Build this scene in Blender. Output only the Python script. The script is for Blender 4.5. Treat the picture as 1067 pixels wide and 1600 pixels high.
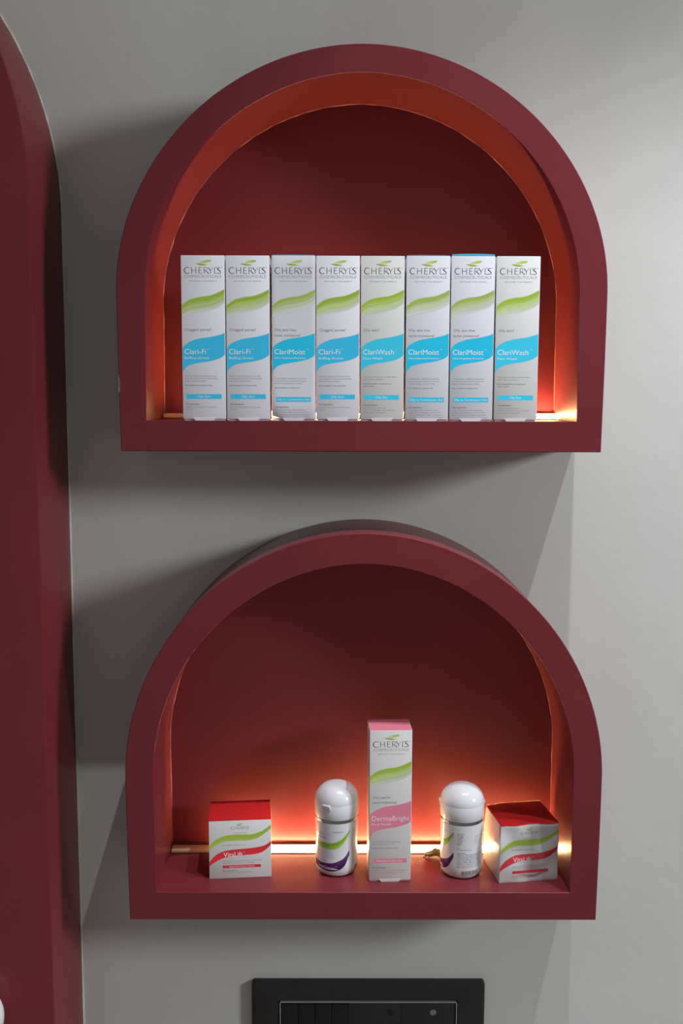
import bpy, bmesh, random
from math import *
from mathutils import Vector, Matrix
S = bpy.context.scene
for o in list(bpy.data.objects): bpy.data.objects.remove(o)
COL = S.collection
MM = .001

# ------------------------------------------------------------ camera
F_PX, W_PX, H_PX = 1530., 1067., 1600.
pitch = atan(180/F_PX); yaw = atan(5.5/F_PX); roll = radians(.17)
fw = Vector((sin(yaw)*cos(pitch), cos(yaw)*cos(pitch), -sin(pitch)))
rt = fw.cross(Vector((0, 0, 1))).normalized(); up = rt.cross(fw)
r2 = cos(roll)*rt + sin(roll)*up; u2 = -sin(roll)*rt + cos(roll)*up
cd = bpy.data.cameras.new('camera'); cam = bpy.data.objects.new('camera', cd); COL.objects.link(cam)
cam.matrix_world = Matrix(((r2.x, u2.x, -fw.x, 0), (r2.y, u2.y, -fw.y, -1.06), (r2.z, u2.z, -fw.z, 1.45), (0, 0, 0, 1)))
cd.sensor_fit = 'VERTICAL'; cd.sensor_height = 36; cd.lens = 36*F_PX/H_PX
cd.clip_start = .02
S.camera = cam
# ------------------------------------------------------------ light and exposure
S.view_settings.view_transform = 'Standard'; S.view_settings.look = 'None'
S.view_settings.exposure = 0; S.view_settings.gamma = 1; S.view_settings.use_curve_mapping = False
w = bpy.data.worlds.new('world'); S.world = w; w.use_nodes = True
bg = w.node_tree.nodes['Background']; bg.inputs[0].default_value = (1, .975, .94, 1); bg.inputs[1].default_value = .19
def lamp(name, kind, loc, power, col, target=None, size=.05, cone=None, blend=.5):
    l = bpy.data.lights.new(name, kind); l.energy = power; l.color = col
    if kind == 'AREA': l.shape = 'DISK'; l.size = size
    else: l.shadow_soft_size = size
    if kind == 'SPOT': l.spot_size = radians(cone); l.spot_blend = blend
    o = bpy.data.objects.new(name, l); COL.objects.link(o); o.location = loc
    if target: o.rotation_euler = (Vector(target)-Vector(loc)).to_track_quat('-Z', 'Y').to_euler()
    return o
# two ceiling downlights close to the wall, one far spot across the room on the right
lamp('ceiling_downlight', 'SPOT', (.256, -.50, 2.65), 45, (.97, .98, 1), (.256, -.44, 0), .008, 62, .5)
lamp('ceiling_downlight', 'SPOT', (.635, -.52, 2.80), 57, (.88, .95, 1), (.62, -.46, 0), .008, 64, .5)
lamp('room_light', 'AREA', (3.15, -1.72, 2.27), 70, (.95, .98, 1), (0, 0, 1.3), .60)

# ------------------------------------------------------------ materials
def mat(name, col, rough=.5, metal=0., spec=.5, emit=None, strength=0):
    m = bpy.data.materials.new(name); m.use_nodes = True
    b = m.node_tree.nodes['Principled BSDF']
    b.inputs['Base Color'].default_value = (*col, 1); b.inputs['Roughness'].default_value = rough
    b.inputs['Metallic'].default_value = metal; b.inputs['Specular IOR Level'].default_value = spec
    if emit: b.inputs['Emission Color'].default_value = (*emit, 1); b.inputs['Emission Strength'].default_value = strength
    return m
def noise_mat(m, scale, amount, bump=0., bscale=None, detail=4, tint=None):
    nt = m.node_tree; b = nt.nodes['Principled BSDF']; L = nt.links
    tc = nt.nodes.new('ShaderNodeTexCoord')
    n = nt.nodes.new('ShaderNodeTexNoise'); n.inputs['Scale'].default_value = scale; n.inputs['Detail'].default_value = detail
    L.new(tc.outputs['Object'], n.inputs['Vector'])
    c = b.inputs['Base Color'].default_value[:3]
    mx = nt.nodes.new('ShaderNodeMix'); mx.data_type = 'RGBA'
    lo = [x*(1-amount) for x in c]; hi = [x*(1+amount) for x in c]
    if tint: lo = [a*b_ for a, b_ in zip(lo, tint)]
    rp = nt.nodes.new('ShaderNodeMapRange'); rp.inputs[1].default_value = .35; rp.inputs[2].default_value = .65
    L.new(n.outputs[0], rp.inputs[0]); L.new(rp.outputs[0], mx.inputs['Factor'])
    mx.inputs['A'].default_value = (*lo, 1); mx.inputs['B'].default_value = (*hi, 1)
    L.new(mx.outputs['Result'], b.inputs['Base Color'])
    if bump:
        n2 = nt.nodes.new('ShaderNodeTexNoise'); n2.inputs['Scale'].default_value = bscale; n2.inputs['Detail'].default_value = 3
        L.new(tc.outputs['Object'], n2.inputs['Vector'])
        bp = nt.nodes.new('ShaderNodeBump'); bp.inputs['Strength'].default_value = bump; bp.inputs['Distance'].default_value = .002
        L.new(n2.outputs[0], bp.inputs['Height']); L.new(bp.outputs[0], b.inputs['Normal'])
    return m
M_WALL = noise_mat(mat('greige wall paint', (.58, .585, .565), .75, spec=.2), 3.5, .045, .12, 60, tint=(1, .985, .98))
M_RED = noise_mat(mat('maroon satin paint', (.168, .022, .029), .36, spec=.36), 8, .05, .04, 90)
M_BEAD = noise_mat(mat('caulk bead', (.42, .16, .11), .6), 45, .7)
M_CHIP = noise_mat(mat('bare plaster chip', (.75, .66, .52), .7), 120, .2)
M_SEAL = noise_mat(mat('pale wall caulk', (.62, .59, .52), .7), 60, .1)
M_ALU = noise_mat(mat('brown channel', (.13, .055, .035), .5, .1), 200, .05)
M_LED = mat('lit strip diffuser', (.9, .8, .6), .4, emit=(1, .62, .26), strength=108)
M_LEDF = mat('lit strip front lens', (.9, .8, .6), .4, emit=(1, .68, .34), strength=8)
M_DIF = mat('unlit strip diffuser', (.85, .60, .36), .3)
M_CHROME = mat('chrome band', (.42, .42, .43), .08, 1)  # base colour greyed to stand in for reflections of a dark room
M_PLATE = noise_mat(mat('charcoal plastic', (.021, .020, .019), .42, spec=.4), 60, .06)
M_SWITCH = noise_mat(mat('black switch plastic', (.008, .008, .008), .35, spec=.4), 60, .06)
M_TRIM = noise_mat(mat('silver trim line', (.42, .42, .41), .4, .3), 60, .06)
M_HOLE = mat('socket hole black', (.002, .002, .002), .6)
M_PIN = mat('socket metal', (.35, .34, .33), .35, .8)
M_LEAF = noise_mat(mat('dried leaf', (.26, .19, .10), .7), 300, .4)
M_KNOB = noise_mat(mat('white glazed knob', (.78, .77, .80), .25), 30, .02)
def attr_mat(name, rough, spec=.5, bump=0, bscale=300):
    m = mat(name, (1, 1, 1), rough, spec=spec); nt = m.node_tree
    a = nt.nodes.new('ShaderNodeAttribute'); a.attribute_name = 'ink'
    nt.links.new(a.outputs['Color'], nt.nodes['Principled BSDF'].inputs['Base Color'])
    if bump:
        tc = nt.nodes.new('ShaderNodeTexCoord'); n2 = nt.nodes.new('ShaderNodeTexNoise'); n2.inputs['Scale'].default_value = bscale
        nt.links.new(tc.outputs['Object'], n2.inputs['Vector'])
        bp = nt.nodes.new('ShaderNodeBump'); bp.inputs['Strength'].default_value = bump; bp.inputs['Distance'].default_value = .001
        nt.links.new(n2.outputs[0], bp.inputs['Height']); nt.links.new(bp.outputs[0], nt.nodes['Principled BSDF'].inputs['Normal'])
    return m
M_CARD = attr_mat('printed cardboard', .38)
M_BOTTLE = attr_mat('glossy white bottle plastic', .16)
def film_mat():
    m = bpy.data.materials.new('clear shrink film'); m.use_nodes = True; nt = m.node_tree
    out = nt.nodes['Material Output']; nt.nodes.remove(nt.nodes['Principled BSDF'])
    g = nt.nodes.new('ShaderNodeBsdfGlossy'); g.inputs['Roughness'].default_value = .12
    t = nt.nodes.new('ShaderNodeBsdfTransparent'); t.inputs[0].default_value = (.97, .97, .97, 1)
    mx = nt.nodes.new('ShaderNodeMixShader'); fr = nt.nodes.new('ShaderNodeLayerWeight'); fr.inputs[0].default_value = .12
    tc = nt.nodes.new('ShaderNodeTexCoord'); n = nt.nodes.new('ShaderNodeTexNoise'); n.inputs['Scale'].default_value = 70; n.inputs['Distortion'].default_value = 1.5
    bp = nt.nodes.new('ShaderNodeBump'); bp.inputs['Strength'].default_value = .5; bp.inputs['Distance'].default_value = .0012
    L = nt.links
    L.new(tc.outputs['Object'], n.inputs[0]); L.new(n.outputs[0], bp.inputs['Height'])
    L.new(bp.outputs[0], g.inputs['Normal']); L.new(bp.outputs[0], fr.inputs['Normal'])
    
    pw = nt.nodes.new('ShaderNodeMath'); pw.operation = 'MULTIPLY_ADD'; pw.inputs[1].default_value = .6; pw.inputs[2].default_value = .04
    L.new(fr.outputs['Facing'], pw.inputs[0]); L.new(pw.outputs[0], mx.inputs[0]); L.new(t.outputs[0], mx.inputs[1]); L.new(g.outputs[0], mx.inputs[2]); L.new(mx.outputs[0], out.inputs[0])
    return m
M_FILM = film_mat()

# ------------------------------------------------------------ mesh helpers
def sr(r, g, b):                                   # an 8-bit colour as linear values
    f = lambda c: (c/255/12.92 if c/255 <= .04045 else ((c/255+.055)/1.055)**2.4)
    return (f(r), f(g), f(b))
class MB:
    def __init__(s): s.v = []; s.f = []; s.c = []; s.m = []
    def add(s, vs, fs, col=(1, 1, 1), mi=0):
        n = len(s.v); s.v += [tuple(p) for p in vs]
        s.c += (col if isinstance(col, list) else [col]*len(vs))
        s.f += [tuple(i+n for i in f) for f in fs]; s.m += [mi]*len(fs)
    def build(s, name, mats, parent=None, smooth=None, ink=False):
        me = bpy.data.meshes.new(name); me.from_pydata(s.v, [], s.f); me.update()
        for m in (mats if isinstance(mats, (list, tuple)) else [mats]): me.materials.append(m)
        me.polygons.foreach_set('material_index', s.m)
        if ink:
            a = me.color_attributes.new('ink', 'FLOAT_COLOR', 'POINT')
            a.data.foreach_set('color', [x for c in s.c for x in (*c, 1)])
        if smooth is not None:
            me.polygons.foreach_set('use_smooth', [True]*len(me.polygons)); me.set_sharp_from_angle(angle=radians(smooth))
        o = bpy.data.objects.new(name, me); COL.objects.link(o)
        if parent: o.parent = parent
        return o
def rbox(mb, lo, hi, r=.4*MM, col=(1, 1, 1), mi=0, seg=2, cuts=0, warp=None):
    bm = bmesh.new(); bmesh.ops.create_cube(bm, size=1)
    for v in bm.verts: v.co = Vector(((lo[i]+hi[i])/2+v.co[i]*(hi[i]-lo[i]) for i in range(3)))
    if r: bmesh.ops.bevel(bm, geom=bm.edges[:], offset=r, segments=seg, affect='EDGES', profile=.5)
    if cuts: bmesh.ops.subdivide_edges(bm, edges=[e for e in bm.edges if e.calc_length() > 5*MM], cuts=cuts, use_grid_fill=True)
    bm.verts.index_update(); 
    mb.add([warp(v.co) if warp else v.co[:] for v in bm.verts], [[v.index for v in f.verts] for f in bm.faces], col, mi); bm.free()
def thing(name, label, cat, loc=(0, 0, 0), rz=0, group=None):
    o = bpy.data.objects.new(name, None); COL.objects.link(o); o.location = loc; o.rotation_euler = (0, 0, rz)
    o.empty_display_size = .02; tag(o, label, cat, group); return o
def tag(o, label, cat, group=None):
    o['label'] = label; o['category'] = cat
    if group: o['group'] = group
def lathe(mb, prof, n=64, cx=0, cy=0, col=(1, 1, 1), mi=0):
    vs = []; fs = []
    for r, z in prof:
        for k in range(n): a = 2*pi*k/n; vs.append((cx+r*cos(a), cy+r*sin(a), z))
    for i in range(len(prof)-1):
        for k in range(n): fs.append((i*n+k, i*n+(k+1) % n, (i+1)*n+(k+1) % n, (i+1)*n+k))
    if prof[0][0] > 0: fs.append(tuple(range(n))[::-1])
    fs.append(tuple((len(prof)-1)*n+k for k in range(n)))
    mb.add(vs, fs, col, mi)
def tube(mb, pts, r, mi=0, n=6, jit=0, rnd=None):
    vs = []; fs = []
    for i, p in enumerate(pts):
        a = Vector(pts[max(i-1, 0)]); b = Vector(pts[min(i+1, len(pts)-1)]); d = (b-a).normalized()
        s = d.orthogonal().normalized() if abs(d.y) > .9 else d.cross(Vector((0, 1, 0))).normalized(); t = s.cross(d)
        rr = r*(1+(rnd.uniform(-jit, jit) if jit else 0))
        for k in range(n): an = 2*pi*k/n; vs.append(Vector(p)+s*rr*cos(an)+t*rr*sin(an))
    for i in range(len(pts)-1):
        for k in range(n): fs.append((i*n+k, i*n+(k+1) % n, (i+1)*n+(k+1) % n, (i+1)*n+k))
    mb.add(vs, fs, mi=mi)

# ------------------------------------------------------------ lettering and print
_tc = {}
def text_mesh(s):
    if s in _tc: return _tc[s]
    c = bpy.data.curves.new('t', 'FONT'); c.body = s; c.size = 1; c.resolution_u = 3
    o = bpy.data.objects.new('t', c); COL.objects.link(o)
    dg = bpy.context.evaluated_depsgraph_get(); dg.update()
    me = o.evaluated_get(dg).to_mesh()
    vs = [(v.co.x, v.co.y) for v in me.vertices]; fs = [tuple(p.vertices) for p in me.polygons]
    o.evaluated_get(dg).to_mesh_clear(); bpy.data.objects.remove(o); bpy.data.curves.remove(c)
    x0 = min(v[0] for v in vs); x1 = max(v[0] for v in vs)
    _tc[s] = ([((x-x0), y) for x, y in vs], fs, x1-x0); return _tc[s]
CAP = .70                                          # cap height of the lettering at size 1
class Printer:                                     # prints on a face; u right, v down, in mm
    def __init__(s, mb, mapf, mi=0, gain=1.33): s.mb = mb; s.map = mapf; s.mi = mi; s.g = gain
    def k(s, c): return tuple(min(.92, x*s.g) for x in c)
    def text(s, t, u, vbase, cap, col, width=None, center=False, h=.10):
        vs, fs, wd = text_mesh(t); k = cap/CAP; kx = (width/wd if width else k)
        if center: u = u-wd*kx/2
        s.mb.add([s.map(u+x*kx, vbase-y*k, h) for x, y in vs], fs, (s.k(col) if max(col) > 2.2*min(col) or min(col) > .55 else tuple(x*1.1 for x in col)), s.mi)
    def poly(s, pts, col, h=.08):
        s.mb.add([s.map(a, b, h) for a, b in pts], [tuple(range(len(pts)))], s.k(col), s.mi)
    def rect(s, u0, v0, u1, v1, col, h=.05, n=1):
        for i in range(n):
            a = u0+(u1-u0)*i/n; b = u0+(u1-u0)*(i+1)/n
            s.mb.add([s.map(a, v1, h), s.map(b, v1, h), s.map(b, v0, h), s.map(a, v0, h)], [(0, 1, 2, 3)], s.k(col), s.mi)
    def band(s, top, bot, cols, u0, u1, n=36, h=.05):
        rows = len(cols); vs = []; cc = []; fs = []
        for i in range(n+1):
            u = u0+(u1-u0)*i/n; a = interp(top, u); b = interp(bot, u)
            for j in range(rows): vs.append(s.map(u, a+(b-a)*j/(rows-1), h)); cc.append(s.k(cols[j]))
        for i in range(n):
            for j in range(rows-1): k = i*rows+j; fs.append((k, k+1, k+rows+1, k+rows))
        s.mb.add(vs, fs, cc, s.mi)
def interp(P, x):                                  # smooth curve through the points
    if x <= P[0][0]: return P[0][1]+(x-P[0][0])*(P[1][1]-P[0][1])/(P[1][0]-P[0][0])
    if x >= P[-1][0]: return P[-1][1]+(x-P[-1][0])*(P[-1][1]-P[-2][1])/(P[-1][0]-P[-2][0])
    for i in range(len(P)-1):
        if P[i][0] <= x <= P[i+1][0]: break
    def sl(j):
        j0 = max(j-1, 0); j1 = min(j+1, len(P)-1); return (P[j1][1]-P[j0][1])/(P[j1][0]-P[j0][0])
    hh = P[i+1][0]-P[i][0]; t = (x-P[i][0])/hh
    return ((2*t**3-3*t*t+1)*P[i][1]+(t**3-2*t*t+t)*hh*sl(i)+(-2*t**3+3*t*t)*P[i+1][1]+(t**3-t*t)*hh*sl(i+1))
def stroke(pr, pts, w0, w1, col, h=.10):           # a flared pen stroke
    n = len(pts)
    L = []; Rr = []
    for i, (x, y) in enumerate(pts):
        a = pts[max(i-1, 0)]; b = pts[min(i+1, n-1)]; d = Vector((b[0]-a[0], b[1]-a[1])).normalized()
        t = i/(n-1); w_ = (w0+(w1-w0)*t)/2
        L.append((x-d.y*w_, y+d.x*w_)); Rr.append((x+d.y*w_, y-d.x*w_))
    for i in range(n-1): pr.poly([L[i], L[i+1], Rr[i+1], Rr[i]], col, h)
def arc(cx, cy, rx, ry, a0, a1, n=10):
    return [(cx+rx*cos(radians(a0+(a1-a0)*i/n)), cy-ry*sin(radians(a0+(a1-a0)*i/n))) for i in range(n+1)]
GREY = sr(72, 74, 80)
def brand(pr, u0, u1, vt, vb, ink=GREY, pale=sr(184, 185, 191), sub=True, tagline=True):
    H = vb-vt; k = (u1-u0)/35.5
    X = lambda x: u0+x*k
    Y = lambda y: vb-y*H                            # y 0 base, 1 cap line
    th, tk = .30*k, .62*k
    P = lambda *a: [(X(x), Y(y)) for x, y in a]
    # C
    st = arc(X(3), Y(.5), 2.9*k, H*.5, 48, 180, 9); stroke(pr, st, th, .8*k, ink)
    stroke(pr, arc(X(3), Y(.5), 2.9*k, H*.5, 180, 315, 9), .8*k, th, ink)
    # H
    stroke(pr, P((7.2, 1), (7.2, 0)), tk*.8, tk*.9, ink); stroke(pr, P((11.3, 1), (11.3, 0)), tk*.8, tk*.9, ink); stroke(pr, P((7.2, .52), (11.3, .52)), th, th, ink)
    # E
    stroke(pr, P((14.2, 1), (14.2, 0)), tk*.8, tk*.9, ink)
    for y, x in ((.97, 17.1), (.53, 16.8), (.03, 17.4)): stroke(pr, P((14.2, y), (x, y)), th, th*1.3, ink)
    # R
    stroke(pr, P((19.2, 1), (19.2, 0)), tk*.8, tk*.9, ink)
    stroke(pr, P((19.2, .98), (20.4, .98))+arc(X(20.5), Y(.73), 1.6*k, H*.25, 90, -90, 8)+P((19.2, .48)), th, th, ink)
    stroke(pr, P((20.4, .48), (23.6, -.02)), th*1.6, tk*1.2, ink)
    # Y
    stroke(pr, P((22.9, 1), (25.2, .46)), tk, tk*.9, ink); stroke(pr, P((27.6, 1), (25.2, .46)), th, th, ink); stroke(pr, P((25.2, .48), (25.2, 0)), tk*.8, tk*.8, ink)
    # L
    stroke(pr, P((29.1, 1), (29.1, 0)), tk*.8, tk*.9, ink); stroke(pr, P((29.1, .03), (32, .03)), th, th*1.2, ink)
    # apostrophe, S
    stroke(pr, P((30.8, 1.08), (30.5, .84)), tk, th*.5, ink)
    stroke(pr, arc(X(33.3), Y(.76), 1.5*k, H*.23, 40, 200, 7)+P((33.2, .55), (34.4, .38))+arc(X(33.5), Y(.23), 1.6*k, H*.22, 10, -150, 7), th*1.5, th*1.5, ink)
    stroke(pr, P((32.1, .82), (34.8, .28)), th*1.5, tk*1.2, ink)
    stroke(pr, arc(X(36.1), Y(1), .42*k, .42*k, 0, 360, 8), .14*k, .14*k, ink)
    # the two leaves above the name
    cx = (u0+u1)/2; s_ = k*.98
    def leaf(pts, c1, c2):
        n = len(pts)//2
        for i in range(n-1):
            f = i/(n-1); c = tuple(a+(b-a)*f for a, b in zip(c1, c2)); pr.poly([pts[i], pts[i+1], pts[-2-i], pts[-1-i]], c, .08)
    T = vt-1.2*k
    a = [(cx-3+i*1.45*s_, T-(3.6+1.5*sin(i/8*pi*.8)+i*.14)*s_) for i in range(9)]
    b = [(cx-3+i*1.45*s_, T-(3.5+i*.14-.9*sin(i/8*pi)**1.0)*s_-.2*s_+(1.1*s_ if 0 < i < 8 else 0)*.2) for i in range(9)]
    leaf(a+b[::-1], sr(190, 200, 130), sr(150, 185, 40))
    a = [(cx-7*s_+i*1.5*s_, T-(2.4-i*.16+.55*sin(i/8*pi))*s_) for i in range(9)]
    b = [(cx-7*s_+i*1.5*s_, T-(2.4-i*.16-1.25*sin(i/8*pi))*s_) for i in range(9)]
    leaf(a+b[::-1], sr(130, 155, 40), sr(165, 190, 70))
    if sub:
        pr.text('COSMECEUTICALS', u0-.2, vb+3.9*k, 2.5*k, pale, 35.6*k)
    if tagline:
        pr.text('BEYOND THE BASICS', u0+5*k, vb+7.6*k, 1.15*k, sr(178, 180, 186), 26*k)
GREEN_TOP = [(0, 47.4), (4, 43.9), (8.2, 41.3), (16.2, 39.1), (26.8, 37.6), (34.7, 34.9), (41.6, 31.4)]
GREEN_BOT = [(0, 58.5), (8.2, 55.2), (16, 53.8), (24, 52.4), (34.7, 48.9), (41.6, 44.3)]
WAVE_TOP = [(0, 88), (3, 84.3), (6.9, 81.7), (15, 78.7), (29, 76.5), (34.5, 75.2), (38, 74.2), (41.6, 72.6)]
WAVE_BOT = [(0, 110.3), (4.1, 105.2), (8, 103.2), (12.4, 102), (29, 99.2), (34.5, 97.6), (38, 96), (41.6, 93.2)]
def brush(white, g1, g2, seed):
    rnd = random.Random(seed); cols = []
    for j in range(14):
        t = j/13; c = [g1[i]+(g2[i]-g1[i])*min(1, max(0, (t-.14)*2.2)) for i in range(3)]
        if t > .7: q = (t-.7)/.3; c = [a+(b-a)*q*.9 for a, b in zip(c, white)]
        m = 1+rnd.uniform(-.10, .10); cols.append(tuple(x*m for x in c))
    cols[0] = tuple(g1[i]*.5+white[i]*.5 for i in range(3)); return cols
KINDS = {
 'fi': dict(q=['Clogged pores?'], qw=[25.5], name='Clari-Fi', nw=20.6, sub='Buffing Grains', sw=23.5, bar='Oily Skin', bw=12.5, wave=sr(52, 176, 222),
            body=[('Removes dead skin and excess oil, deep', 30), ('cleansing pores to leave the skin feeling', 31), ('fresh, clean and smooth', 20)], note=[('Not Suitable for Sensitive Skin', 26)], ing=[('Salicylic Acid, Glycolic Acid, Jojoba', 29), ('Beads', 6)], dv=0),
 'moist': dict(q=['Oily skin that', 'lacks moisture?'], qw=[20.5, 24.5], name='ClariMoist', nw=29.5, sub='Sebum Regulating Moisturiser', sw=30, bar='Oily to Combination Skin', bw=32, wave=sr(30, 178, 214),
            body=[('A lightweight mattifying moisturiser', 30.5), ('that hydrates and controls the excess oil', 30), ('without leaving a greasy residue', 26)], note=[('Not suitable for sensitive skin', 24)], ing=[('Witch Hazel Extract, Zinc Gluconate,', 29), ('Sodium PCA, Allantoin, Tea Tree Oil,', 31), ('Aloe Vera Extract, Green Tea Extract,', 33), ('Provitamin B5, Vitamin E, Glycerin', 33), ('Niacinamide, Bisabolol', 20)], dv=2.6),
 'wash': dict(q=['Oily skin?'], qw=[15], name='ClariWash', nw=29.5, sub='Face Wash', sw=18.5, bar='Oily Skin', bw=11.5, wave=sr(52, 184, 216),
            body=[('A daily use foaming face wash that cleans', 32), ('oily skin gently', 20)], note=[('Recommended for acne prone and', 27), ('oily skin', 11)], ing=[('Salicylic Acid, Neem Extract,', 22), ('Tea Tree Oil, Aloe Vera, Glycerin,', 31), ('Witch Hazel, Vitamin B5', 21)], dv=.4),
 'derma': dict(q=['A face wash for', 'instant brightening?'], qw=[18, 24], name='DermaBright', nw=37.5, sub='Face Wash', sw=19, bar='Normal to Dry Skin', bw=26, wave=sr(204, 118, 142),
            body=[('A gentle face wash that brightens the', 28), ('skin and evens tone', 23)], note=[('Suitable for sensitive skin', 26)], ing=[('Mulberry Extract, Licorice, Vitamin', 34), ('Lactic Acid, Sodium PCA, Aloe', 31)], dv=1.2),
}
def tall_carton(name, label, kind, loc, rz=0, w=41.6, d=35., h=156.6, white=(.80, .80, .84), group=None, lid_h=0., lid_col=sr(70, 180, 215), seed=1, crease=False):
    K = KINDS[kind]; t = thing(name, label, 'box', loc, rz, group)
    kx = w/41.6; kz = h/156.6; lift = 1.5; rnd = random.Random(seed)
    mb = MB()
    def warp(p):
        x, y, z = p
        if crease:                                  # crumpled lower left corner of the front panel
            q = max(0, 1-hypot((x+w/2*MM)/(11*MM), (z-1.5*MM)/(7*MM)))
            z += q*3.2*MM; y += q*2*MM*(1 if y < 0 else 0)
        return (x, y, z)
    rbox(mb, (-w/2*MM, -d/2*MM, lift*MM), (w/2*MM, d/2*MM, (h-.3)*MM), .45*MM, white, cuts=(10 if crease else 0), warp=warp)
    rbox(mb, (-(w/2-1.2)*MM, -(d/2-1.6)*MM, .05*MM), ((w/2-1.2)*MM, (d/2-1.2)*MM, (lift+.6)*MM), 0, white)
    pr = Printer(mb, lambda u, v, hh: warp(((u*kx-w/2)*MM, -(d/2+hh)*MM, (h-v*kz)*MM)))
    ink = sr(120, 122, 130)
    brand(pr, 3.2, 38.4, 11.4, 17.2)
    pr.band(GREEN_TOP, GREEN_BOT, brush(tuple(x/1.33 for x in white), sr(140, 170, 32) if kind != 'moist' else sr(146, 168, 62), sr(176, 190, 134) if kind != 'moist' else sr(184, 190, 162), seed), .5, 41.1)
    for i, q in enumerate(K['q']): pr.text(q, 2.9, 71+i*5.1-(1 if kind == 'derma' else 0), 2.5, sr(150, 152, 160), K['qw'][i])
    pr.band(WAVE_TOP, WAVE_BOT, [K['wave']]*3, .5, 41.1)
    pale = sr(215, 232, 240) if kind != 'derma' else sr(240, 205, 212)
    pr.text(K['name'], 2.4, 93, 4.9, pale, K['nw'])
    if kind != 'derma': pr.text('TM', 2.4+K['nw']+1.2, 88.6, 1.0, pale)
    pr.text(K['sub'], 2.4, 97.7 if kind != 'moist' else 97.2, 2.2 if kind != 'moist' else 1.6, pale, K['sw'])
    v = 114.4+K['dv']*.8
    for s_, wd in K['body']: pr.text(s_, 2.7, v, 1.25, sr(165, 166, 172), wd); v += 2.35
    v += 1.9
    for s_, wd in K['note']: pr.text(s_, 2.7, v, 1.25, sr(135, 136, 144), wd); v += 2.2
    bv = 131.2+K['dv']
    pr.rect(3.6, bv, 37.4, bv+4.5, K['wave'])
    pr.text(K['bar'], 20.5, bv+3.35, 2.2, pale, K['bw'], center=True)
    pr.text('Key Ingredients:', 3.4, bv+10.2, 1.35, sr(112, 112, 122), 13)
    v = bv+12.8
    for s_, wd in K['ing']: pr.text(s_, 3.4, v, 1.2, sr(168, 168, 175), wd); v += 2.3
    mb.build('body', M_CARD, t, 40, ink=True)
    lb = MB()                                       # coloured end flap, slightly bulged
    n = 10; vs = []; fs = []
    for i in range(n+1):
        for j in range(n+1):
            a = i/n; b = j/n; z = h-.32+lid_h*(1-.75*b)*(1-.25*(2*a-1)**2)
            vs.append(((-w/2+.5+(w-1)*a)*MM, (-d/2+.35+(d-.9)*b)*MM, z*MM))
    for i in range(n):
        for j in range(n): k = i*(n+1)+j; fs.append((k, k+n+1, k+n+2, k+1))
    base = len(vs); rim = [i*(n+1) for i in range(n+1)]+[n*(n+1)+j for j in range(1, n+1)]+[i*(n+1)+n for i in range(n-1, -1, -1)]+[j for j in range(n-1, 0, -1)]
    for k in rim: vs.append((vs[k][0], vs[k][1], (h-.9)*MM))
    for i in range(len(rim)): j = (i+1) % len(rim); fs.append((rim[i], base+i, base+j, rim[j]))
    fs.append(tuple(range(base, base+len(rim))))
    lb.add(vs, fs, lid_col); lb.build('end_flap', M_CARD, t, 40, ink=True)
    tb = MB()                                       # tuck tab under the front edge
    o = d/2+.25; u0, u1 = (-8.6*kx, 8.8*kx)
    prof = [(u0-2.2, lift+1.2), (u0-1.2, lift-.3), (u0, 0), (u1, 0), (u1+1.2, lift-.3), (u1+2.4, lift+1.2)]
    vs = [(x*MM, -o*MM, z*MM) for x, z in prof]+[(x*MM, -(o-.5)*MM, z*MM) for x, z in prof]
    vs += [(u0*MM, (d/2-1)*MM, 0), (u1*MM, (d/2-1)*MM, 0), (u0*MM, (d/2-1)*MM, 1*MM), (u1*MM, (d/2-1)*MM, 1*MM), (u0*MM, -(o-.5)*MM, 1*MM), (u1*MM, -(o-.5)*MM, 1*MM)]
    m = len(prof)
    fs = [tuple(range(m)), tuple(range(m, 2*m))[::-1]]+[(i, i+m, (i+1) % m+m, (i+1) % m) for i in range(m)]
    fs += [(m+2, m+3, 2*m+1, 2*m), (2*m+4, 2*m+5, 2*m+3, 2*m+2), (2*m, 2*m+1, 2*m+3, 2*m+2), (m+2, 2*m, 2*m+2, 2*m+4), (m+3, 2*m+1, 2*m+3, 2*m+5)]
    tb.add(vs, fs, tuple(x*.93 for x in white)); tb.build('tuck_tab', M_CARD, t, 40, ink=True)
    return t

# ------------------------------------------------------------ the wall
mb = MB(); rbox(mb, (-2.6, 0, 0), (3.4, .12, 2.95), 0)
wl = mb.build('wall_back', M_WALL); wl['kind'] = 'structure'

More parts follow.
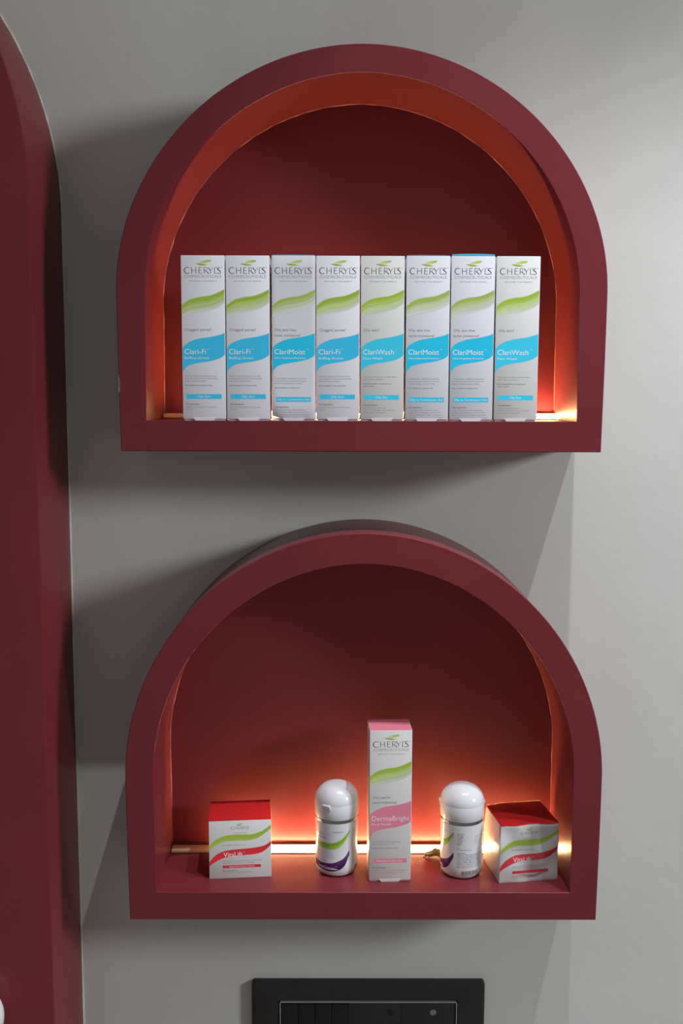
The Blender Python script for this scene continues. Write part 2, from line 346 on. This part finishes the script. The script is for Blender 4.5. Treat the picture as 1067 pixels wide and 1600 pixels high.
# ------------------------------------------------------------ arched boxes on the wall
def outline(xc, hb, a, b, zs, zb, n=1.96, off=0, ns=8, na=96):
    """left foot, up, over the arch, down to the right foot (mm)"""
    a += off; b += off; hb += off; zb -= off; P = []
    for i in range(ns):
        t = i/ns; P.append((xc-(hb+(a-hb)*sin(t*pi/2)), zb+(zs-zb)*t))
    for i in range(na+1):
        th = pi-pi*i/na; c, s_ = cos(th), sin(th)
        P.append((xc+a*abs(c)**(2/n)*(1 if c > 0 else -1), zs+b*abs(s_)**(2/n)))
    for i in range(ns-1, -1, -1):
        t = i/ns; P.append((xc+(hb+(a-hb)*sin(t*pi/2)), zb+(zs-zb)*t))
    return P
def niche(name, label, O, I, led, seed, group):
    rnd = random.Random(seed)
    xc = O['xc']; t = thing(name, label, 'wall niche', (xc*MM, 0, O['zb']*MM), group=group)
    FR, BK, CH = -112., -12., 1.1
    def P3(pts, y): return [((x-xc)*MM, y*MM, (z-O['zb'])*MM) for x, z in pts]
    loops = [P3(outline(**O), 0), P3(outline(**O), FR+CH), P3(outline(**O, off=-CH*.7), FR), P3(outline(**I, off=.25), FR), P3(outline(**I), FR+.4), P3(outline(**I), BK)]
    mb = MB(); n = len(loops[0])
    for k in range(len(loops)-1):
        A, B = loops[k], loops[k+1]
        mb.add(A+B, [(i, (i+1) % n, n+(i+1) % n, n+i) for i in range(n)])
    me = MB(); me.v = mb.v; me.f = mb.f; me.c = mb.c; me.m = mb.m
    if seed == 1:                                   # a chip out of the left outer edge
        zc = 1462-O['zb']
        pts = [(-(233.4), -111.2, zc+10), (-(233.6), -108, zc+4), (-(233.6), -107, zc-6), (-(233.2), -111.4, zc-9), (-(231.6), -112.15, zc-6), (-(231.9), -112.15, zc+5)]
        me.add([(x*MM, y*MM, z*MM) for x, y, z in pts], [(0, 1, 2, 3), (0, 3, 4, 5)], mi=1)
    fr = me.build('frame', [M_RED, M_CHIP], t)
    # weld the loops and smooth the curve
    bm = bmesh.new(); bm.from_mesh(fr.data); bmesh.ops.remove_doubles(bm, verts=bm.verts, dist=1e-6); bmesh.ops.recalc_face_normals(bm, faces=bm.faces)
    bm.to_mesh(fr.data); bm.free()
    fr.data.polygons.foreach_set('use_smooth', [True]*len(fr.data.polygons)); fr.data.set_sharp_from_angle(angle=radians(28))
    # back panel
    bp = MB(); L = outline(**I, off=.3); a = P3(L, BK); b = P3(L, -1)
    bp.add(a+b, [tuple(range(n)), tuple(range(n, 2*n))[::-1]]+[(i, n+i, n+(i+1) % n, (i+1) % n) for i in range(n)])
    bp.build('back_panel', M_RED, t)
    # caulk bead round the back corner
    bd = MB(); L = outline(**I, off=-.15)
    tube(bd, P3(L, BK-.3), .34*MM, jit=.8, rnd=rnd); bd.build('caulk_bead', M_BEAD, t, 60)
    # light strip along the back of the shelf floor
    x0, x1 = I['xc']-I['hb']+.6-xc, I['xc']+I['hb']-.6-xc; zf = I['zb']-O['zb']; xl = led-xc
    ch = MB()
    prof = [(-12.3, 0), (-26.5, 0), (-26.5, 1.0), (-13.3, 1.0), (-13.3, 5.7), (-17.4, 5.7), (-17.4, 6.4), (-12.3, 6.4)]
    vs = [(x*MM, y*MM, (z+zf)*MM) for x in (x0, x1) for y, z in prof]; m = len(prof)
    ch.add(vs, [tuple(range(m)), tuple(range(m, 2*m))[::-1]]+[(i, i+m, (i+1) % m+m, (i+1) % m) for i in range(m)])
    chn = ch.build('light_channel', M_ALU, t)
    def dif(xa, xb, m_, nm):
        q = [(-13.4, 1.1), (-26.2, 1.1), (-26.2, 3.2), (-25.2, 4.3), (-23.0, 5.1), (-19.5, 5.5), (-13.4, 5.5)]
        d_ = MB(); vs = [(x*MM, y*MM, (z+zf)*MM) for x in (xa, xb) for y, z in q]; mm = len(q)
        d_.add(vs, [tuple(range(mm)), tuple(range(mm, 2*mm))[::-1]]+[(i, i+mm, (i+1) % mm+mm, (i+1) % mm) for i in range(mm)])
        
        if m_ is M_LED:                             # the lens is dimmer towards the room than upwards
            d_.m = [0, 0]+[1 if i in (1, 2) else 0 for i in range(mm)]
            return d_.build(nm, [M_LED, M_LEDF], chn, 40)
        return d_.build(nm, m_, chn, 40)
    o = dif(xl, x1-.5, M_LED, 'lit_diffuser'); o['label'] = 'glowing warm white light strip'
    o = dif(x0+.5, xl-.2, M_DIF, 'unlit_diffuser'); o['label'] = 'dim end of the light strip'
    return t
UO = dict(xc=22.4, hb=232.3, a=233.6, b=226.2, zs=1548, zb=1397.2)
UI = dict(xc=22.6, hb=207.5, a=206.6, b=202.6, zs=1546, zb=1426.8)
LO = dict(xc=26.8, hb=238.8, a=240.2, b=248.6, zs=1069, zb=917.2)
LI = dict(xc=26.7, hb=211.2, a=211.6, b=215.4, zs=1072, zb=947)
niche('arched_wall_niche', 'upper maroon arched box shelf holding a row of eight tall cartons', UO, UI, -140, 1, 'arched wall niches')
niche('arched_wall_niche', 'lower maroon arched box shelf with warm glowing strip and five products', LO, LI, -125, 2, 'arched wall niches')

# ------------------------------------------------------------ tall arched panel on the left
t = thing('arched_wall_panel', 'tall maroon arched panel cut off by the left edge of the photo', 'wall panel', (-.664, 0, 0))
n = 120; A = []
for i in range(12): A.append((372.5-(1-i/12)*0+ (-3.5)*(1-i/12), 120+(1640-120)*i/12))
A = [(372.5-3.6*(1-i/12), 120+(1640-120)*i/12) for i in range(12)]
for i in range(n+1): th = pi*i/n; A.append((372.5*cos(th), 1640+372.5*sin(th)))
A += [(-x, z) for x, z in A[:12][::-1]]
def ring(off, y): return [((x-off*(1 if x > 0 else -1)*(abs(x)/372.5))*MM, y*MM, (z-(off if z > 1640 else 0)*((z-1640)/372.5))*MM) for x, z in A]
loops = [ring(0, 0), ring(0, -106), ring(.6, -107.6), ring(2.2, -108.2)]
mb = MB(); m = len(A)
vs = sum(loops, []); fs = []
for k in range(3): fs += [(k*m+i, k*m+(i+1) % m, (k+1)*m+(i+1) % m, (k+1)*m+i) for i in range(m)]
fs.append(tuple(3*m+i for i in range(m)))
mb.add(vs, fs); mb.build('panel_body', M_RED, t, 28)
mb = MB(); tube(mb, [(x*1.0005*MM, -.3*MM, z*MM) for x, z in A], .9*MM, jit=.7, rnd=random.Random(5)); mb.build('caulk_bead', M_SEAL, t, 60)
mb = MB()                                            # knob at the frame's edge
kx, kz = -357.5+664, 820.
lathe(mb, [(9*MM, 0), (9*MM, 4*MM), (8*MM, 6*MM)], 32)
pts = [(0.5, 0)]+[(17.5*sin(pi*i/16), 17.5-17.5*cos(pi*i/16)) for i in range(1, 16)]+[(.5, 35)]
mk = MB(); lathe(mk, [(r*MM, z*MM) for r, z in pts], 48)
mk.v = [(x, y*1.5, z+1*MM) for x, y, z in mk.v]
mb.add(mk.v, mk.f)
mb.v = [(x+kx*MM, -108.2*MM-z, y+kz*MM) for x, y, z in mb.v]
o = mb.build('knob', M_KNOB, t, 50); o['label'] = 'white rounded knob'

# ------------------------------------------------------------ upper row of cartons
g = 'tall cosmetic cartons in the upper niche'
row = [('fi', -129.3, 0, 'white and blue Clari-Fi carton, leftmost in the upper niche', False),
       ('fi', -86.7, 0, 'white and blue Clari-Fi carton, second from the left in the upper row', False),
       ('moist', -43.1, .9, 'ClariMoist carton with crumpled bottom corner, third from left in upper row', True),
       ('fi', -.6, 0, 'Clari-Fi carton standing between a ClariMoist and a ClariWash carton', False),
       ('wash', 42.1, 0, 'ClariWash carton in the middle of the row, between Clari-Fi and ClariMoist', False),
       ('moist', 85.5, .9, 'ClariMoist carton sixth from the left, right of the middle ClariWash carton', False),
       ('moist', 128.3, 2.4, 'ClariMoist carton with tallest blue top edge, seventh in the upper row', False),
       ('wash', 171.4, .3, 'ClariWash carton at the right end of the upper row', False)]
NAMES = dict(fi='a', moist='b', wash='c')
for i, (k, x, lh, lab, cr) in enumerate(row):
    lab = lab.replace('Clari-Fi', 'pore-care').replace('ClariMoist', 'moisturiser').replace('ClariWash', 'face wash')
    wt = dict(fi=(.79, .79, .86), moist=(.72, .72, .79), wash=(.71, .71, .71))[k]  # product tints, with pore-care whites lightened to offset the weaker light at left
    rr = random.Random(i+3)
    tall_carton('product_carton', lab, k, (x*MM, (-107.4+17.5)*MM-.2*MM, 1.4268), 0 if not cr else radians(.3), white=wt, group=g, lid_h=lh, seed=i+1, crease=cr,
                lid_col=sr(70, 180, 215) if lh > .5 else sr(170, 196, 222))

# ------------------------------------------------------------ lower shelf
FZ = .947
tall_carton('product_carton', 'tall white carton with pink top and pink wave in the lower niche', 'derma', (.0545, -.0712, FZ), radians(2.2), w=43.6, d=35, h=163.5,
            white=(.70, .69, .68), lid_h=.3, lid_col=sr(226, 128, 150), seed=21)

def cream_box(label, loc, rz, w, d, h, rumple=0, seed=3):
    t = thing('cream_carton', label, 'box', loc, rz, 'small red-topped cream cartons in the lower niche')
    white = (.70, .69, .70); red = sr(196, 34, 38); mb = MB()
    def warp(p):
        x, y, z = p
        if rumple:
            X = x/MM; Z = z/MM
            q = max(0, 1-hypot((X+w/2)/20, (Z-h)/24)); fy = 1 if y < 0 else .2
            y += q*4.5*MM*fy; x += q*2.6*MM; z -= q*2.2*MM
            if y < -(d/2-4)*MM:
                y += (.55*sin(X*.17+Z*.11)+.4*sin(Z*.2-X*.09))*MM
                z += (.5*sin(X*.16+1)*max(0, (Z-h+14)/14))*MM
        return (x, y, z)
    c = 22 if rumple else 0
    rbox(mb, (-w/2*MM, -d/2*MM, 0), (w/2*MM, d/2*MM, (h-.5)*MM), .5*MM, white, cuts=c, warp=warp)
    pr = Printer(mb, lambda u, v, hh: warp(((u-w/2)*MM, -(d/2+hh*(2.2 if rumple else 1))*MM, (h-v)*MM)))
    k = w/65
    brand(pr, 22.8*k, 41.8*k, 7.1, 10.2, ink=sr(118, 120, 128), sub=False, tagline=False)
    pr.text('COSMECEUTICALS', 25*k, 14.6, 1.1, sr(185, 186, 190), 15)
    K2 = lambda P: [(a*k, b) for a, b in P]
    gt = K2([(0, 28.6), (3, 24.4), (7, 21), (16, 17), (26, 15.9), (36, 16), (45, 16.1), (54, 13.6), (60, 10), (65, 5.8)])
    gb = K2([(0, 31.8), (5, 28), (11, 24.9), (18.5, 22.8), (37.5, 22.8), (44, 22.2), (49, 21), (56.5, 17), (65, 10.3)])
    pr.band(gt, gb, [sr(150, 178, 60), sr(146, 172, 52), sr(150, 176, 60), sr(160, 184, 84)], .4, w-.4)
    pr.text('For sagging, mature skin?', 14*k, 27.6, 1.3, sr(160, 160, 166), 24*k)
    rtp = K2([(0, 46), (3, 41.6), (7, 37.6), (15, 33.8), (26, 32.3), (45, 31.2), (56.5, 29.3), (61, 27.2), (65, 24.2)])
    rbt = K2([(0, 50), (4, 46.8), (8.7, 44), (15, 41.2), (26, 39.2), (45, 38.4), (55, 36.2), (61, 32), (65, 27.8)])
    pr.band(rtp, rbt, [sr(200, 44, 50)]*3, .4, w-.4)
    pr.text('VitaLift', 15*k, 40.2, 5.1, sr(244, 225, 228), 20*k)
    pr.text('TM', 35.4*k, 35.8, .9, sr(244, 225, 228)); pr.text('cream', 37.5*k, 39, 1.1, sr(235, 190, 195), 6*k)
    pr.text('Rejuvenating cream that visibly firms and lifts the skin', 14*k, 45.2, 1.2, sr(165, 165, 172), 41*k)
    pr.text('and reduces the fine lines of ageing', 14*k, 47.3, 1.2, sr(172, 172, 178), 33*k)
    pr.rect(14*k, 49.4, 54*k, 52.5, sr(190, 46, 52)); pr.text('REJUVENATING CREAM', 34*k, 51.7, 1.4, sr(240, 205, 208), 26*k, center=True)
    pr.text('Key Ingredients:', 14*k, 55.8, 1.3, sr(120, 118, 126), 15*k)
    pr.text('Collagen, Marine Algae Extracts, Elastin', 14*k, 57.9, 1.2, sr(165, 165, 170), 31*k)
    mb.build('body', M_CARD, t, 40, ink=True)
    lb = MB(); rbox(lb, (-(w/2-.1)*MM, -(d/2-.1)*MM, (h-.9)*MM), ((w/2-.1)*MM, (d/2-.1)*MM, h*MM), .3*MM, red, cuts=c, warp=warp)
    if rumple:                                       # red flap corner folded over the left side
        q = [(-(w/2+.12), -d/2+6, h-.6), (-(w/2+.12), -d/2+.6, h-.6), (-(w/2+.12), -d/2+.6, h-12), (-(w/2+.12), -d/2+3, h-15)]
        lb.add([warp((a*MM, b*MM, c_*MM)) for a, b, c_ in q], [(0, 1, 2, 3)], red)
    lb.build('red_lid', M_CARD, t, 40, ink=True)
    if rumple:
        f = MB(); rr = random.Random(9)
        rbox(f, (-(w/2+.7)*MM, -(d/2+.7)*MM, .05*MM), ((w/2+.7)*MM, (d/2+.7)*MM, (h+.6)*MM), .6*MM, cuts=22, warp=lambda p: warp((p[0]+rr.uniform(-.08, .08)*MM, p[1]+rr.uniform(-.08, .08)*MM, max(p[2]+rr.uniform(-.05, .05)*MM, 0))))
        o = f.build('shrink_wrap', M_FILM, t, 60); o['label'] = 'crinkled clear film'
    return t
cream_box('small white cream carton with smooth red lid, at the left in the lower niche', (-.1038, -.0565, FZ), radians(5.2), 65, 50, 63.8)
cream_box('shrink-wrapped rumpled red-topped cream carton in the right corner of the lower niche', (.1958, -.0611, FZ), radians(8.6), 63.5, 56, 62.6, rumple=1)

# ------------------------------------------------------------ bottles
def make_bottle(label, loc, rz):
    t = thing('dome_cap_bottle', label, 'bottle', loc, rz, 'dome-capped bottles in the lower niche')
    W = (.70, .70, .74)
    prof = [(0.5, 0), (15, 0), (18.6, .6), (20.9, 2.6), (22.1, 6), (22.6, 10), (22.6, 15), (22.3, 22), (22.1, 30), (22.2, 38), (22.5, 46), (22.75, 54), (22.8, 59.3), (21.4, 59.8), (.5, 59.8)]
    def R(z):
        for (r0, z0), (r1, z1) in zip(prof, prof[1:]):
            if z0 <= z <= z1 and z1 > z0: return r0+(r1-r0)*(z-z0)/(z1-z0)
        return 22
    mb = MB(); lathe(mb, [(r*MM, z*MM) for r, z in prof], 96, col=W)
    # prints: u in mm of arc round the bottle, u = 0 at the front (facing -y), v down from the shoulder
    def mp(u, v, hh):
        th = u/22.; z = 60-v; r = R(z)+hh*1.3+.04
        return (r*sin(th)*MM, -r*cos(th)*MM, z*MM)
    pr = Printer(mb, mp, gain=1.1); a = lambda deg: radians(deg)*22
    ink = sr(75, 75, 85)
    gl = [(a(-75), 21.5), (a(-45), 22.0), (a(-12), 21.2), (a(8), 18.5), (a(22), 14.5), (a(37), 8)]
    gb = [(a(-75), 27.5), (a(-45), 28.5), (a(-18), 28.5), (a(5), 26.5), (a(22), 20.5), (a(37), 11.5)]
    pr.band(gl, gb, [sr(138, 178, 54), sr(118, 164, 36), sr(140, 184, 66), sr(150, 196, 90)], a(-75), a(37), 40)
    pl = [(a(-75), 43.5), (a(-45), 44.2), (a(-12), 43.2), (a(8), 40.5), (a(22), 37.5), (a(37), 30.5)]
    pb = [(a(-75), 50), (a(-45), 51.8), (a(-18), 52.6), (a(5), 51), (a(22), 46.5), (a(37), 35.5)]
    pr.band(pl, pb, [sr(88, 44, 104), sr(66, 28, 84), sr(66, 28, 84)], a(-75), a(37), 40)
    pr.text('CHERYLS', a(-9), 9.8, 1.5, sr(140, 140, 150), 10)
    pr.text('Soothing', a(-56), 13.4, 1.5, ink, 7.5); pr.text('Cleansing gel', a(-56), 17.2, 1.5, ink, 10.5)
    for i, s_ in enumerate(('A gentle gel cleanser for dry', 'and delicate skin. Removes all', 'impurities and leaves the skin', 'soft and calm')):
        pr.text(s_, a(-58), 32.0+i*2.1, 1.2, sr(168, 168, 175), 17+i*1.2)
    pr.text('Sensitive skin', a(-58), 41.9, 1.4, ink, 10.5)
    pr.text('SensiCleanse', a(-56), 49.6, 2.4, sr(225, 212, 232), 19.5); pr.text('TM', a(-3.5), 47.3, .9, sr(225, 212, 232))
    pr.text('Key Ingredients:', a(-58), 56.2-.4, 1.3, ink, 11); pr.text('Chamomile, Aloe, Vitamin B5, Allantoin', a(-58), 57.6, 1.2, sr(150, 150, 158), 21)
    # back panel text, columns and barcode
    rr = random.Random(4)
    u0 = a(47.5)
    L1 = ['Directions:', 'Wet face', 'and apply', 'a small', 'amount in', 'circular', 'motion.', 'Rinse', '', 'Use:', 'For external use only', '', 'Composition:']
    for i, s_ in enumerate(L1):
        if s_: pr.text(s_, u0, 9.6+i*1.75, 1.15, sr(70, 70, 78))
    for i, s_ in enumerate(['Mfg. Lic. No. and batch details', 'Store in a cool and dry place away', 'Purified Water, Glycerin, Cocamide', 'Aloe Vera Extract, Chamomile Oil', 'Citric Acid, Vitamin E, Allantoin', 'Sodium PCA, Panthenol, Perfume', 'Keep out of the reach of children', 'Net contents 100 ml, shake well', 'Best before two years from mfg.']):
        pr.text(s_, u0, 32.4+i*1.72, 1.15, sr(75, 75, 84), 29)
    for i, s_ in enumerate(['Mktd. by', 'skin care', 'products', 'division', 'care line']): pr.text(s_, u0+19, 13+i*2.1, 1.3, sr(165, 165, 172), 9)
    for bx in (u0-.4, ): 
        pr.rect(bx, 48.6, bx+30, 48.8, sr(170, 170, 178), n=10); pr.rect(bx, 48.6, bx+.2, 56.2, sr(170, 170, 178))
    u = u0+4
    while u < u0+23:
        wd = rr.choice((.25, .25, .4, .6)); pr.rect(u, 49.6, u+wd, 54.2, sr(40, 40, 46)); u += wd+rr.choice((.3, .3, .45, .6))
    pr.text('8 906012 340157', u0+2.5, 56.2, 1.3, sr(120, 120, 128), 20)
    mb.build('body', M_BOTTLE, t, 40, ink=True)
    cr = MB(); lathe(cr, [(21*MM, 59.7*MM), (22.8*MM, 59.8*MM), (22.95*MM, 60.3*MM), (22.95*MM, 62.3*MM), (22.8*MM, 62.7*MM), (21*MM, 62.8*MM)], 96)
    cr.build('chrome_ring', M_CHROME, t, 30)
    cp = MB(); base = [(21, 62.9), (22.8, 63.0), (23.0, 63.4), (23.1, 70), (23.1, 78.2), (22.95, 78.5), (23.0, 78.9)]
    dome = [(23.0*cos(pi/2*i/14)**.88, 79.2+18.2*sin(pi/2*i/14)) for i in range(1, 14)]+[(.5, 97.4)]
    lathe(cp, [(r*MM, z*MM) for r, z in base+dome], 96, col=(.70, .70, .74)); c_ = cp.build('dome_cap', M_BOTTLE, t, 50, ink=True)
    for deg, wd, dp, hh in ((-28, 9.5, 1.9, 5.5), (152, 7, 1.6, 3.5)):
        tb = MB(); rbox(tb, (-wd/2*MM, -(22.6+dp)*MM, (79.3-hh)*MM), (wd/2*MM, -21*MM, 79.6*MM), .7*MM, (.68, .66, .67))
        tb.v = [(x*cos(radians(deg))-y*sin(radians(deg)), x*sin(radians(deg))+y*cos(radians(deg)), z) if False else tuple(Matrix.Rotation(radians(deg), 3, 'Z') @ Vector((x, y+.5*MM*0+ (1.1*MM if z < (79.3-hh+2)*MM and y < -23*MM else 0), z))) for x, y, z in tb.v]
        tb.build('thumb_tab' if wd > 8 else 'cap_hinge', M_BOTTLE, c_, 50, ink=True)
    return t
make_bottle('white dome-capped bottle with green and purple stripes left of the pink carton', (-.0006, -.0603, FZ), 0)
make_bottle('white dome-capped bottle turned to its barcode, right of the pink carton', (.1326, -.0645, FZ), radians(-66))

# ------------------------------------------------------------ dried leaf behind the second bottle
def leaf_obj():
    mb = MB()
    def blade(p0, p1, wd, curl, lift, nn=10, flat=True):
        p0, p1 = Vector(p0), Vector(p1); d = (p1-p0); s = d.cross(Vector((0, 0, 1) if flat else (0, 1, .3))).normalized(); vs = []; fs = []
        for i in range(nn+1):
            t = i/nn; c = p0+d*t+Vector((0, 0, lift*sin(pi*t))); ww = wd*sin(pi*min(1, t*.95+.04))**.7*(1+.25*sin(t*19))
            for j, q in enumerate((-1, -.5, 0, .5, 1)):
                vs.append(c+s*ww*q+Vector((0, 0, curl*abs(q)**2*(1 if j < 2 else .7)+.4*sin(t*11+q*3))))
        for i in range(nn):
            for j in range(4): k = i*5+j; fs.append((k, k+1, k+6, k+5))
        m_ = len(vs)
        vs += [v+Vector((0, 0, .25)) for v in vs]; fs += [tuple(x+m_ for x in f[::-1]) for f in fs]
        mb.add([(v.x*MM, v.y*MM, max(v.z, .1)*MM) for v in vs], fs)
    blade((-20, 0, .6), (10, 2, 4.4), 4.2, 3.4, 1.0)
    blade((-17, -2, .8), (8, -2, 5.0), 2.4, .6, 1.2, flat=False)
    blade((-10, -2, 1.5), (-9.0, -2, 11.5), 2.7, .3, .5, flat=False)
    blade((-4, -2, 2.5), (1.0, -3, 11.8), 2.9, .3, .5, flat=False)
    blade((-12, 0, 2.5), (-3, -3, 1), 2.0, 1.0, .3)
    tube(mb, [(x*MM, y*MM, z*MM) for x, y, z in ((-22, -.4, .4), (-15, 0, 1.2), (-5, .6, 2.4), (6, 1.6, 3.2))], .35*MM)
    return mb
o = leaf_obj().build('dried_leaf', M_LEAF, None, 50); o.location = (.1165, -.0335, FZ)
tag(o, 'small curled brown dried leaf behind the barcode bottle', 'leaf')

# ------------------------------------------------------------ switch plate
t = thing('switch_plate', 'black wall switch and socket plate below the lower niche', 'switch plate', (.0362, 0, .740))
def rrect(x0, z0, x1, z1, r, n=6):
    P = []
    for cx, cz, a0 in ((x1-r, z1-r, 0), (x0+r, z1-r, 90), (x0+r, z0+r, 180), (x1-r, z0+r, 270)):
        for i in range(n+1): a = radians(a0+90*i/n); P.append((cx+r*cos(a), cz+r*sin(a)))
    return P
mb = MB(); hw = 134; z0, z1 = -46, 43.3
L = [(rrect(-hw, z0, hw, z1, 4), 0), (rrect(-hw, z0, hw, z1, 4), -6), (rrect(-hw+.8, z0+.8, hw-.8, z1-.8, 3.6), -8), (rrect(-hw+3.5, z0+3.5, hw-3.5, z1-3.5, 3), -9.2), (rrect(-103, z0+20, 103, z1-20.6, 1.2), -10.4), (rrect(-101.5, z0+21.5, 101.5, z1-22.1, 1), -7.5)]
m = len(L[0][0]); vs = [(x*MM, y*MM, z*MM) for P, y in L for x, z in P]
fs = [(k*m+i, k*m+(i+1) % m, (k+1)*m+(i+1) % m, (k+1)*m+i) for k in range(5) for i in range(m)]+[tuple(5*m+i for i in range(m))]
mb.add(vs, fs); mb.build('surround', M_PLATE, t, 30)
mb = MB(); x0, x1, za, zb = -101.6, 101.8, -24.5, 20.9
for a, b, c, d in ((x0, zb-.9, x1, zb), (x0, za, x1, za+.9), (x0, za, x0+1.0, zb), (x1-1.0, za, x1, zb)): rbox(mb, (a*MM, -11.1*MM, b*MM), (c*MM, -7*MM, d*MM), .15*MM)
mb.build('trim_line', M_TRIM, t)
xs = [-100, -80.6, -61.2, -41.9, -22.8]
for i in range(4):
    a, b = xs[i]+.4, xs[i+1]-.4; mb = MB()
    q = [(-16.6, -9.0), (-16.6, 16.8), (-16.6, 18.6)]
    rbox(mb, (a*MM, -10.2*MM, -23*MM), (b*MM, -7*MM, 17.4*MM), .5*MM); s_ = mb.build('rocker_switch', M_SWITCH, t, 40)
    mb = MB(); rbox(mb, ((a+.8)*MM, -10.9*MM, 16.6*MM), ((b-.8)*MM, -9.8*MM, 18.2*MM), .2*MM); mb.build('indicator_slot', M_HOLE, s_)
for a, b, pin in ((-22.6, 37.6, 0), (38, 100.6, 1)):
    mb = MB(); rbox(mb, (a*MM, -9.6*MM, -23.4*MM), (b*MM, -7*MM, 19.6*MM), .4*MM); sk = mb.build('socket', M_PLATE, t, 40)
    cx = 19.4+ (0 if not pin else 54.6)
    cx = (25.6 if not pin else 74.6)
    for dx, dz, r_ in ((0, 7.4, 3.6), (-9.5, -9, 2.9), (9.5, -9, 2.9)):
        h_ = MB(); h_.add([((cx+dx+r_*cos(2*pi*k/28))*MM, -9.75*MM, (dz+r_*sin(2*pi*k/28))*MM) for k in range(28)], [tuple(range(28))])
        vs = [((cx+dx+rr_*cos(2*pi*k/28))*MM, yy*MM, (dz+rr_*sin(2*pi*k/28))*MM) for rr_, yy in ((r_, -9.75), (r_*1.12, -9.9), (r_*1.2, -9.5)) for k in range(28)]
        h_.add(vs, [(j*28+k, j*28+(k+1) % 28, (j+1)*28+(k+1) % 28, (j+1)*28+k) for j in range(2) for k in range(28)], mi=1)
        o = h_.build('socket_hole', [M_HOLE if not pin or dz < 0 else M_PIN, M_PLATE], sk)
